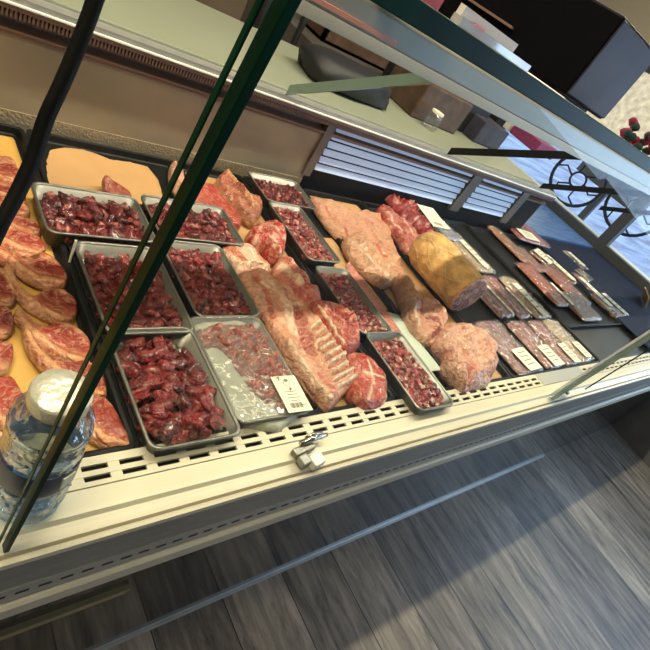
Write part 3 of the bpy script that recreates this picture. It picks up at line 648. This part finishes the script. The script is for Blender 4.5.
# ================================================================= COLUMN E : pork belly and leg
PK = np.array([.66,.38,.22])
piece('pork_belly',[(312,194),(330,198),(352,208),(366,208),(382,212),(390,222),(394,236),(404,262),(396,268),(380,262),(364,252),(350,238),(338,232),(324,216)],'tan pork belly sheet spread at the back on paper',PK,seed=31,t=.032,namp=.35,pad=.014,marb=.12,mix2=np.array([.72,.38,.24]),strokes=[([(326,206),(344,226),(352,242)],.012,np.array([.5,.15,.1]),-.01),([(360,212),(374,222)],.008,np.array([.45,.13,.09]),-.004),([(372,228),(384,244)],.01,np.array([.6,.25,.15]),-.006)],zp=-.98)
piece('pork_belly',[(345,237),(356,232),(372,238),(386,250),(400,258),(404,272),(396,280),(386,284),(374,276),(362,266),(352,254)],'folded pork belly piece with red streaks below the tan sheet',PK,seed=32,t=.045,namp=.5,pad=.02,marb=.2,z=-1.01,strokes=[([(370,242),(386,256)],.014,np.array([.62,.14,.08]),.0),([(352,244),(370,264),(388,276)],.012,FAT,.012),([(376,274),(384,280)],.012,np.array([.55,.12,.08]),0),([(392,268),(402,272)],.01,np.array([.6,.15,.1]),0)])
piece('pork_shank',[(396,276),(403,274),(412,286),(420,298),(432,300),(442,308),(447,322),(444,334),(436,342),(426,340),(414,328),(406,312),(404,298)],'pork leg joint with narrow shank and red bone end',np.array([.66,.32,.21]),seed=33,t=.07,pad=.035,namp=.4,rim=np.array([.74,.46,.3]),rimw=.02,strokes=[([(399,278),(408,294),(412,304)],.02,PK,0),([(418,304),(422,314)],.013,np.array([.62,.1,.07]),-.006),([(428,318),(438,328)],.040,np.array([.74,.45,.32]),.004),([(428,320),(436,326)],.030,np.array([.34,.06,.06]),-.022),([(430,322)],.014,np.array([.70,.32,.25]),.008),([(432,337),(440,330)],.012,np.array([.28,.05,.06]),-.01),([(410,304),(416,328)],.012,FAT,.008)])
piece('pork_joint',[(436,334),(446,324),(460,324),(478,334),(492,342),(497,356),(496,372),(490,383),(476,386),(466,388),(454,378),(444,366),(446,356),(436,346)],'large pale rounded pork joint nearest the grille on tan paper',np.array([.70,.40,.28]),seed=34,t=.085,pad=.045,namp=.4,marb=.15,mix2=np.array([.64,.25,.19]),mixs=-.1,strokes=[([(444,352),(458,362),(466,384)],.012,np.array([.62,.24,.17]),-.02),([(484,376),(494,374)],.018,np.array([.45,.14,.12]),-.02),([(452,334),(470,342)],.03,np.array([.70,.40,.33]),.005)])
# ================================================================= netted ham
ham = thing('rolled_ham','golden netted rolled ham showing its dark cut face','ham',(2.235,1.215,-1.02))
def hamR(s): # s 0..1 along the length
    return .128*min(1,(1-(1-min(1,s/.28))**2.2)**.5+.02) if s < .28 else .130-.006*(s-.28)
L0,L1 = .215,-.205
H = MB(); N = 48; loops = []
rh = random.Random(5)
for i in range(41):
    s = i/40; y = L0+(L1-L0)*s; r = hamR(s)*.88; lp = []
    for k in range(N):
        a = 2*math.pi*k/N
        bump = 1+.022*noise.noise(Vector((math.cos(a)*3,math.sin(a)*3,s*9)))-.018*max(0,math.sin(a*9+s*26))**6-.018*max(0,math.sin(-a*9+s*26))**6
        lp.append((r*bump*math.cos(a)*1.06, y, .113+r*bump*math.sin(a)*.98))
    loops.append(lp)
H.loft(loops,cap0=True,cap1=False).build('roll',P('golden_rind',(.62,.36,.12),.35,var=.4,vscale=30,bump=.8,bscale=45,coat=.4),ham,smooth=True)
nt_ = MB()
for sgn in (1,-1):
    for q in range(11):
        pts = []
        for i in range(2,40):
            s = i/40; y = L0+(L1-L0)*s; r = hamR(s)*.886; a = 2*math.pi*q/11+sgn*s*1.5+.10*math.sin(s*9+q*2)+.05*math.sin(s*23+q)
            pts.append((r*math.cos(a)*1.06,y,.113+r*math.sin(a)*.98))
        nt_.tube(pts,.0010,5)
nt_.build('netting',M['net'],ham,smooth=True)
fc = slab('cut_face',[(.114*math.cos(a),.109*math.sin(a)) for a in np.linspace(0,2*math.pi,24)[:-1]],M['meat'],px=False,z0=0,t=.012,pad=.02,base=np.array([.20,.05,.05]),rim=np.array([.70,.42,.18]),rimw=.014,marb=.5,seed=41,sm=2,parent=None)
fc.parent = ham; fc.rotation_euler = (math.radians(90),0,0); fc.location = Vector((0,(L1+.004)*U,.113*U))

# ================================================================= liver tray and vacuum packs
black_pos = [at(*q,-.97)[:2] for q in ((383,187),(420,205),(465,262),(440,255))]
def liv(): 
    c = sum(black_pos)/4
    return c
o = slab('meat_tray',[(381,186),(400,184),(424,204),(466,264),(442,256),(420,240),(402,216)],M['blackp'],zp=-.96,z0=-1.02,t=.03,pad=.01,sm=1); tag(o,'black tray of red offal at the back under the slatted reflection','tray')
piece('offal',[(386,190),(400,189),(418,202),(436,228),(450,250),(440,250),(420,226),(404,212)],'glossy red offal in the black back tray',np.array([.36,.03,.03]),z=-.99,zp=-.945,t=.045,mat='wet',namp=.9,ns=25,marb=.4,seed=51)
piece('meat_strip',[(379,206),(388,204),(402,218),(420,234),(430,246),(424,254),(410,250),(398,236),(388,222)],'red rib strip with pale streaks lying behind the netted ham',np.array([.42,.07,.05]),z=-1.01,zp=-.97,t=.05,namp=.5,marb=.5,seed=52,strokes=[([(386,212),(400,232)],.008,FAT,.006),([(392,208),(412,236)],.006,FAT,.006)])
piece('meat_strip',[(344,208),(352,206),(372,216),(392,236),(388,246),(372,236),(356,222)],'thin dark meat edge between the belly and rib strip',np.array([.40,.10,.07]),z=-1.0,zp=-.97,t=.04,seed=53) if False else None
label_card('price_label',at(433,217,-.93)[:2],.16,.20,-.05,'cream label card lying on the back tray of offal',-.93,tilt=(.08,0))
def pack(cx,cy,w,d,rz,label,lean,fat,lab=(0,-.3,.55,.35),z=-1.02,group=None,t=.035,marb=.5,seed=1):
    p = thing('vacuum_pack',label,'packaged meat',(cx,cy,z),group,rz=rz)
    def local(name,poly,mat,zz,**k):
        o = slab(name,poly,M[mat],px=False,z0=0,**k); o.parent = p
        c = (np.array(poly).min(0)+np.array(poly).max(0))/2; o.location = Vector((c[0]*U,c[1]*U,zz*U)); return o
    a,b = w*.47,d*.47
    local('meat',[(-a*.9,-b),(a*.9,-b*.97),(a,-b*.5),(a*.95,b*.5),(a*.85,b*.95),(-a*.8,b),(-a,b*.4),(-a,-b*.4)],'meat',.002,t=t*.5,pad=.012,base=lean,marb=marb,marbcol=fat,seed=seed,rim=fat,rimw=.006,strokes=[([(-a*.7,-b*.8),(-a*.4,0),(-a*.6,b*.8)],.008,fat,0),([(a*.3,-b*.7),(a*.2,b*.8)],.007,fat*.9,0)],res=.008)
    local('pouch',[(-w/2,-d/2),(w/2,-d/2),(w/2,d/2),(-w/2,d/2)],'pouch',.001,t=t*.5+.006,pad=.012,sm=1,namp=.3,ns=30,seed=seed,res=.010)
    if lab:
        k = MB().obox((lab[0]*w,lab[1]*d,t*.5+.012),lab[2]*w,lab[3]*d,.002).build('label',M['card'],p)
        q = MB()
        for i in range(4): q.obox((lab[0]*w,lab[1]*d+lab[3]*d*(.3-.18*i),t*.5+.0135),lab[2]*w*.6,lab[3]*d*.035,.001)
        q.build('print',M['ink'],k)
    return p
PKR = np.array([.34,.07,.07]); PLE = np.array([.62,.40,.36]); PALE = np.array([.58,.50,.32])
pack(2.425,.755,.25,.36,0.06,'vacuum pack in the front row nearest the pork joint, purplish meat',np.array([.30,.12,.14]),PLE,(.10,-.28,.55,.38),seed=61)
pack(2.725,.755,.21,.35,.04,'second vacuum pack in the front row, pink meat with wide white label',PKR,PLE,(.05,-.28,.6,.40),seed=62)
pack(2.955,.755,.17,.35,.0,'third vacuum pack in the front row, narrow pink meat',PKR,PLE,(.15,-.28,.5,.40),seed=63)
pack(3.165,.76,.18,.35,0,'pale beige vacuum pack at the right end of front row',PALE,FAT,(.1,-.26,.5,.34),seed=64,marb=.3)
pack(2.685,1.14,.16,.38,.05,'pink sliced vacuum pack in second row right of the ham',PKR,PLE,(.38,-.15,.16,.6),seed=65)
pack(2.905,1.13,.16,.37,.04,'second pink vacuum pack of the second row, beside pale pack',PKR,PLE,(.38,-.15,.16,.6),seed=66)
pack(3.15,1.13,.20,.38,0,'pale beige vacuum pack in second row beside the black tray',PALE,FAT,(-.05,-.1,.35,.75),seed=67,marb=.3)
pack(2.50,1.55,.15,.36,.02,'pack of pink meat behind the ham with cream label strip',PKR,PLE,(.35,-.1,.4,.7),seed=68)
pack(2.73,1.53,.18,.35,.02,'dark red vacuum pack in the third row of packs',np.array([.28,.05,.07]),PLE,(.1,-.35,.3,.3),seed=69)
pack(2.97,1.55,.20,.42,.0,'long pale vacuum pack in third row with long cream label',PALE,FAT,(0,-.1,.32,.65),seed=70,marb=.3)
pack(2.83,1.80,.18,.18,.0,'small pack standing by the slatted reflection with a yellowish label',PALE,FAT,(0,0,.6,.7),seed=71)
lp = at(445,225,-.97)
pack(lp[0],lp[1],.17,.26,.03,'clear bag with white label and bluish gel under the slatted reflection',np.array([.30,.34,.45]),np.array([.7,.75,.85]),(-.1,.15,.55,.6),seed=72,z=-1.0)
# dark tray packs
OR = np.array([.50,.07,.02]); BRN = np.array([.08,.025,.016]); OFAT = np.array([.62,.24,.10])
def ppack(px_,w,d,rz,label,lean,fat,lab,seed,z=-1.015):
    c = at(px_[0],px_[1],-.975); return pack(c[0],c[1],w*1.18,d*1.06,rz,label,lean,fat,lab,z=z,seed=seed,marb=.3)
ppack((546,281),.20,.42,.0,'bright orange-red pack of meat along the front of black tray',OR,OFAT,(.42,-.25,.16,.5),81)
ppack((567,281),.20,.42,.0,'shiny brown and orange pack beside the bright orange-red one',np.array([.40,.06,.04]),OFAT,None,82)
ppack((582,303),.30,.28,.0,'dark brown cured meat pack at the front edge of black tray',BRN,np.array([.4,.15,.06]),None,83)
ppack((593,287),.13,.38,.0,'narrow red pack with long cream label by the dark brown one',np.array([.35,.05,.04]),OFAT,(.0,-.1,.55,.85),84)
ppack((612,303),.30,.26,.05,'tan and brown pack at the right end of black tray',np.array([.45,.22,.09]),OFAT,(.3,0,.25,.9),85)
ppack((512,241),.14,.42,.0,'long tan pack at the back left of black tray',np.array([.5,.27,.13]),OFAT,None,86)
ppack((531,256),.17,.28,.0,'glossy rust coloured pack behind the bright orange-red one',np.array([.42,.12,.05]),OFAT,None,87)
ppack((545,255),.19,.20,.3,'pack with squarish cream label behind the brown and orange one',BRN,OFAT,(0,0,.7,.8),88)
ppack((561,266),.12,.34,.1,'slim pack with a cream label strip between red packs',BRN,OFAT,(0,0,.6,.85),89)
ppack((577,258),.16,.26,.1,'rounded pale sausage pack at the back beside navy mat',np.array([.45,.30,.15]),FAT,(.1,.0,.35,.7),90)
ppack((586,273),.18,.16,.2,'small knobbly brown pack beside the empty navy mat',np.array([.3,.18,.1]),FAT,None,91)
# pink pack leaning at the back
ppack((526,231),.42,.30,-.1,'large pink pack with a square white label at back of case',np.array([.50,.08,.12]),PINK,(-.12,-.25,.5,.42),92,z=-1.0)
# behind the case end : blue slab in place of the rear wall's mirror reflection
tag(MB().box(4.25,5.92,1.96,3.5,-.06,0).build('blue_reflection_slab',M['bluerefl'],loc=(0,0,-.99)),'low blue slab imitating a mirror reflection behind the far end of case','counter')
sc = thing('shelf_card','cream price card standing at the far end by the window','card',(5.45,1.12,-.99),rz=.5)
MB().obox((0,0,.05),.32,.012,.10,rx=-.5).build('card',M['tan'],sc); q = MB()
for i in range(3): q.obox((-.02,-.008,.075-.02*i),.2,.004,.006,rx=-.5)
q.build('print',M['ink'],sc)

# ================================================================= ON TOP OF THE GLASS
cor = at(560,99,-.0056) if False else np.array([.84,.50,-.0025])
c0 = aty(560,99,.50); X0 = c0[0]; zb = c0[2]
c1 = aty(600,122,.50); c2 = atx(445,0,X0); zt = aty(620,20,.50)[2]
bx = thing('weighing_scale','black and dark grey scale body standing on the top glass','scale',(X0,.50,-.0175))
W1, D1, H1 = c1[0]-X0, c2[1]-.50+.35, zt-zb
MB().box(0,W1,0,D1,-zb*0+.016,.016+H1).build('body',M['boxblk'],bx,bevel=.004)
MB().box(.004,W1-.001,-.003,0,.020,.012+H1).build('side_panel',M['boxgrey'],bx,bevel=.002)
MB().box(.02,W1-.01,.03,D1-.03,0,.016).build('foot',M['rubber'],bx)
MB().box(-.006,0,.16,.42,.05,.054).build('trim_line',M['brown'],bx)
def flat(name,c,w,d,h,rz,mat,label,cat,z=-.0175):
    o = MB().obox((0,0,h/2),w,d,h,rz=rz).build(name,M[mat],loc=(c[0],c[1],z),bevel=.001); return tag(o,label,cat)
def onT(x,y,z=-.004): return at(x,y,z)
# papers and small stands along the front of the top glass
lf = thing('leaflet_holder','clear holder of white and pink leaflets on the top glass','leaflet holder',(.40,.33,-.0175))
MB().box(-.03,.09,0,.012,0,.020).build('holder',film('acrylic',(.95,.93,.95),base=.1,k=.4,milk=.45),lf)
MB().box(-.02,.07,.013,.02,0,.028).build('leaflet',M['whitep'],lf)
MB().box(.0,.015,.011,.0125,.012,.022).build('pink_leaflet',M['pinkp'],lf)
flat('paper_stack',(.58,.40),.16,.05,.014,0,'whitep','low white stack of papers on the top glass in front of the scale','papers')
flat('paper_stack',(.74,.40),.12,.06,.010,0,'cream','cream folded papers on the top glass beside the scale corner','papers')
flat('red_tag',(.455,.46),.03,.012,.028,.1,'redp','small red and white tag before the black scale body','tag')
flat('tray_box',(.95,.42),.20,.10,.010,.0,'tan','flat tan card pack on the glass right of the scale','packaging')

# ================================================================= SERVER SIDE CLUTTER
def soft(name,c,s,mat,label,cat,rz=0,amp=.12,seed=1,z0=-.58,tilt=0):
    bm = bmesh.new(); bmesh.ops.create_cube(bm,size=1); bmesh.ops.subdivide_edges(bm,edges=bm.edges[:],cuts=7,use_grid_fill=True)
    for v in bm.verts:
        p = v.co.copy(); q = p/(p.length/.62)**.45; d = noise.noise_vector(p*2+Vector((seed*7,0,0)))*amp
        v.co = Vector(((q.x+d.x)*s[0]*U,(q.y+d.y)*s[1]*U,max(0,(q.z+.5+d.z))*s[2]*U))
    me = bpy.data.meshes.new(name); bm.to_mesh(me); bm.free(); o = link(name,me,M[mat],None,(c[0],c[1],z0),smooth=True); o.rotation_euler = (tilt,0,rz); return tag(o,label,cat)
soft('black_bag',at(353,78,-.5)[:2]+np.array([0,.05]),(.56,.30,.13),'bagm','slumped black bag on the edge of rear worktop','bag',rz=.1,seed=3)
cr = thing('wooden_crate','brown wooden crate with purple netting behind the black bag','crate',(2.85,3.25,-.579))
MB().box(-.35,.45,0,.03,0,.26).box(-.35,.45,.3,.33,0,.26).box(-.35,-.32,0,.33,0,.26).box(.42,.45,0,.33,0,.26).box(-.35,.45,0,.33,0,.02).build('crate_body',M['wood'],cr)
MB().tube([(-.2+.06*k,.05+.08*math.sin(k*2.1),.26+.03*math.cos(k*1.3)) for k in range(9)],.008,6).build('netting',M['purple'],cr,smooth=True)
MB().box(2.3,4.2,2.80,4.0,FZ+.003,-.58).build('rear_counter',M['framebr'],loc=(0,0,0)); tag(bpy.data.objects['rear_counter'],'dark rear counter carrying crates behind the worktop','counter')
stl = thing('metal_stand','dark tubular metal stand by the rear wall','stand',(1.78,2.88,FZ))
MB().tube([(0,0,0),(.05,.10,1.97)],.026,8).build('leg',M['iron'],stl); MB().tube([(.25,0,0),(.33,.1,1.89)],.02,8).build('leg',M['iron'],stl)
MB().tube([(.31,.1,1.85),(.35,.12,2.0),(.48,.12,1.95),(.61,.1,1.84)],.016,8).build('top_bar',M['iron'],stl,smooth=True)
def bxo(name,px_,z,s,mat,label,cat,rz=0):
    c = at(px_[0],px_[1],z); o = MB().obox((0,0,s[2]/2),*s,rz=rz).build(name,M[mat],loc=(c[0],c[1],-.579),bevel=.01); return tag(o,label,cat)
bxo('storage_box',(425,102),-.5,(.5,.35,.22),'wood','brown storage box right of the crate on rear counter','box')
bxo('storage_box',(455,112),-.5,(.42,.3,.26),'bagm','black storage box in the middle of rear counter','box',.1)
bxo('storage_box',(480,128),-.5,(.35,.28,.16),'boxgrey','dark grey storage box on the rear counter next to papers','box')
bxo('carton',(518,118),-.45,(.75,.4,.24),'card','pale cream carton at the right end of rear counter','carton',.05)
bxo('folded_cloth',(535,140),-.5,(.4,.4,.12),'purple','purplish folded cloth in front of the pale carton','cloth')
bxo('storage_box',(408,82),-.5,(.26,.3,.30),'bagm','tall black storage box just right of the brown one','box',-.1)
bxo('storage_box',(497,112),-.45,(.22,.2,.20),'blackp','small glossy black box standing before the pale carton','box',.2)
bxo('paper_sheaf',(470,100),-.42,(.30,.22,.10),'whitep','white sheaf of papers between black boxes on rear counter','papers',.3)
jr = thing('glass_jar','small glass jar with pale lid on the rear counter','jar',tuple(list(at(428,128,-.58)[:2])+[-.58]))
MB().lathe([(.04,0),(.05,.01),(.05,.09),(.04,.10)],20).build('jar_body',M['pouch'],jr,smooth=True); MB().lathe([(.042,.10),(.042,.115)],20).build('lid',M['card'],jr)
# wrought iron outside the window
def iron_wheel(c,r,label):
    t = thing('iron_wheel',label,'ironwork',tuple(c)); t.rotation_euler = (0,0,.35)
    g = MB(); g.tube([(0,r*math.cos(a),r*math.sin(a)) for a in np.linspace(0,2*math.pi,33)[:-1]],.022,8,closed=True); g.build('rim',M['iron'],t,smooth=True)
    g = MB(); g.tube([(0,r*.3*math.cos(a),r*.3*math.sin(a)) for a in np.linspace(0,2*math.pi,17)[:-1]],.014,8,closed=True)
    for k in range(6):
        a = k*math.pi/3; g.tube([(0,r*.3*math.cos(a),r*.3*math.sin(a)),(0,r*.7*math.cos(a+.3),r*.7*math.sin(a+.3)),(0,r*math.cos(a),r*math.sin(a))],.013,6)
    g.build('spokes',M['iron'],t,smooth=True)
    MB().tube([(0,0,-r),(0,0,-(c[2]-FZ))],.02,8).build('post',M['iron'],t)
    return t
iron_wheel(atx(578,180,7.0),.33,'ornate wrought iron wheel outside, nearer the scale')
iron_wheel(atx(636,208,7.6),.36,'ornate wrought iron wheel outside, at the right edge of picture')
fl = thing('flower_planter','red flowers in a planter outside beyond the window','planter',tuple(list(atx(640,150,8.5)[:2])+[FZ-.05]))
zc = atx(640,150,8.5)[2]-FZ
MB().box(-.35,.35,-.55,.4,zc-.62,zc-.36).box(-.04,.04,-.1,0,0,zc-.6).build('planter_box',M['framebr'],fl)
rf = random.Random(2); a_ = MB(); b_ = MB()
zc = atx(640,150,8.5)[2]-FZ
for k in range(90):
    x,y,z = rf.uniform(-.35,.35),rf.uniform(-.55,.35),zc+rf.uniform(-.35,.3); (a_ if k%3 else b_).lathe([(.01,z-.06),(.075,z),(.05,z+.05),(.005,z+.07)],8,c=(x,y))
a_.build('flowers',M['redcloth'],fl,smooth=True); b_.build('leaves',M['leafm'],fl,smooth=True)

# ================================================================= LIGHT
def area(name,loc,tgt,sx,sy,power,col):
    l = bpy.data.lights.new(name,'AREA'); l.shape = 'RECTANGLE'; l.size = sx; l.size_y = sy; l.energy = power; l.color = col
    o = bpy.data.objects.new(name,l); C.objects.link(o); o.location = W(loc)
    o.rotation_euler = (W(tgt)-W(loc)).to_track_quat('-Z','Y').to_euler(); return o
area('ceiling_strip_light',(2.2,1.36,2.15),(2.2,1.30,-1),3.6,.06,125,(1,.88,.68))
area('shop_ceiling_light',(-.8,.2,2.2),(.2,1.0,-1),.5,.3,34,(1,.82,.55))
area('window_daylight',(5.85,-1.2,.0),(1.6,.6,-1.3),2.6,1.2,66,(.46,.68,1.0))
sun = bpy.data.lights.new('sun','SUN'); sun.energy = 3.0; sun.angle = .01; sun.color = (1,.95,.85)
so = bpy.data.objects.new('sun',sun); C.objects.link(so); so.rotation_euler = Vector((1,.35,-.75)).to_track_quat('-Z','Y').to_euler()
w = bpy.data.worlds.new('world'); bpy.context.scene.world = w; w.use_nodes = True
bg = w.node_tree.nodes['Background']; bg.inputs[0].default_value = (.62,.78,1,1); bg.inputs[1].default_value = 1.6
vs = bpy.context.scene.view_settings; vs.view_transform = 'Standard'; vs.look = 'None'; vs.gamma = 1; vs.exposure = -.38
bpy.context.scene.view_settings.use_curve_mapping = False
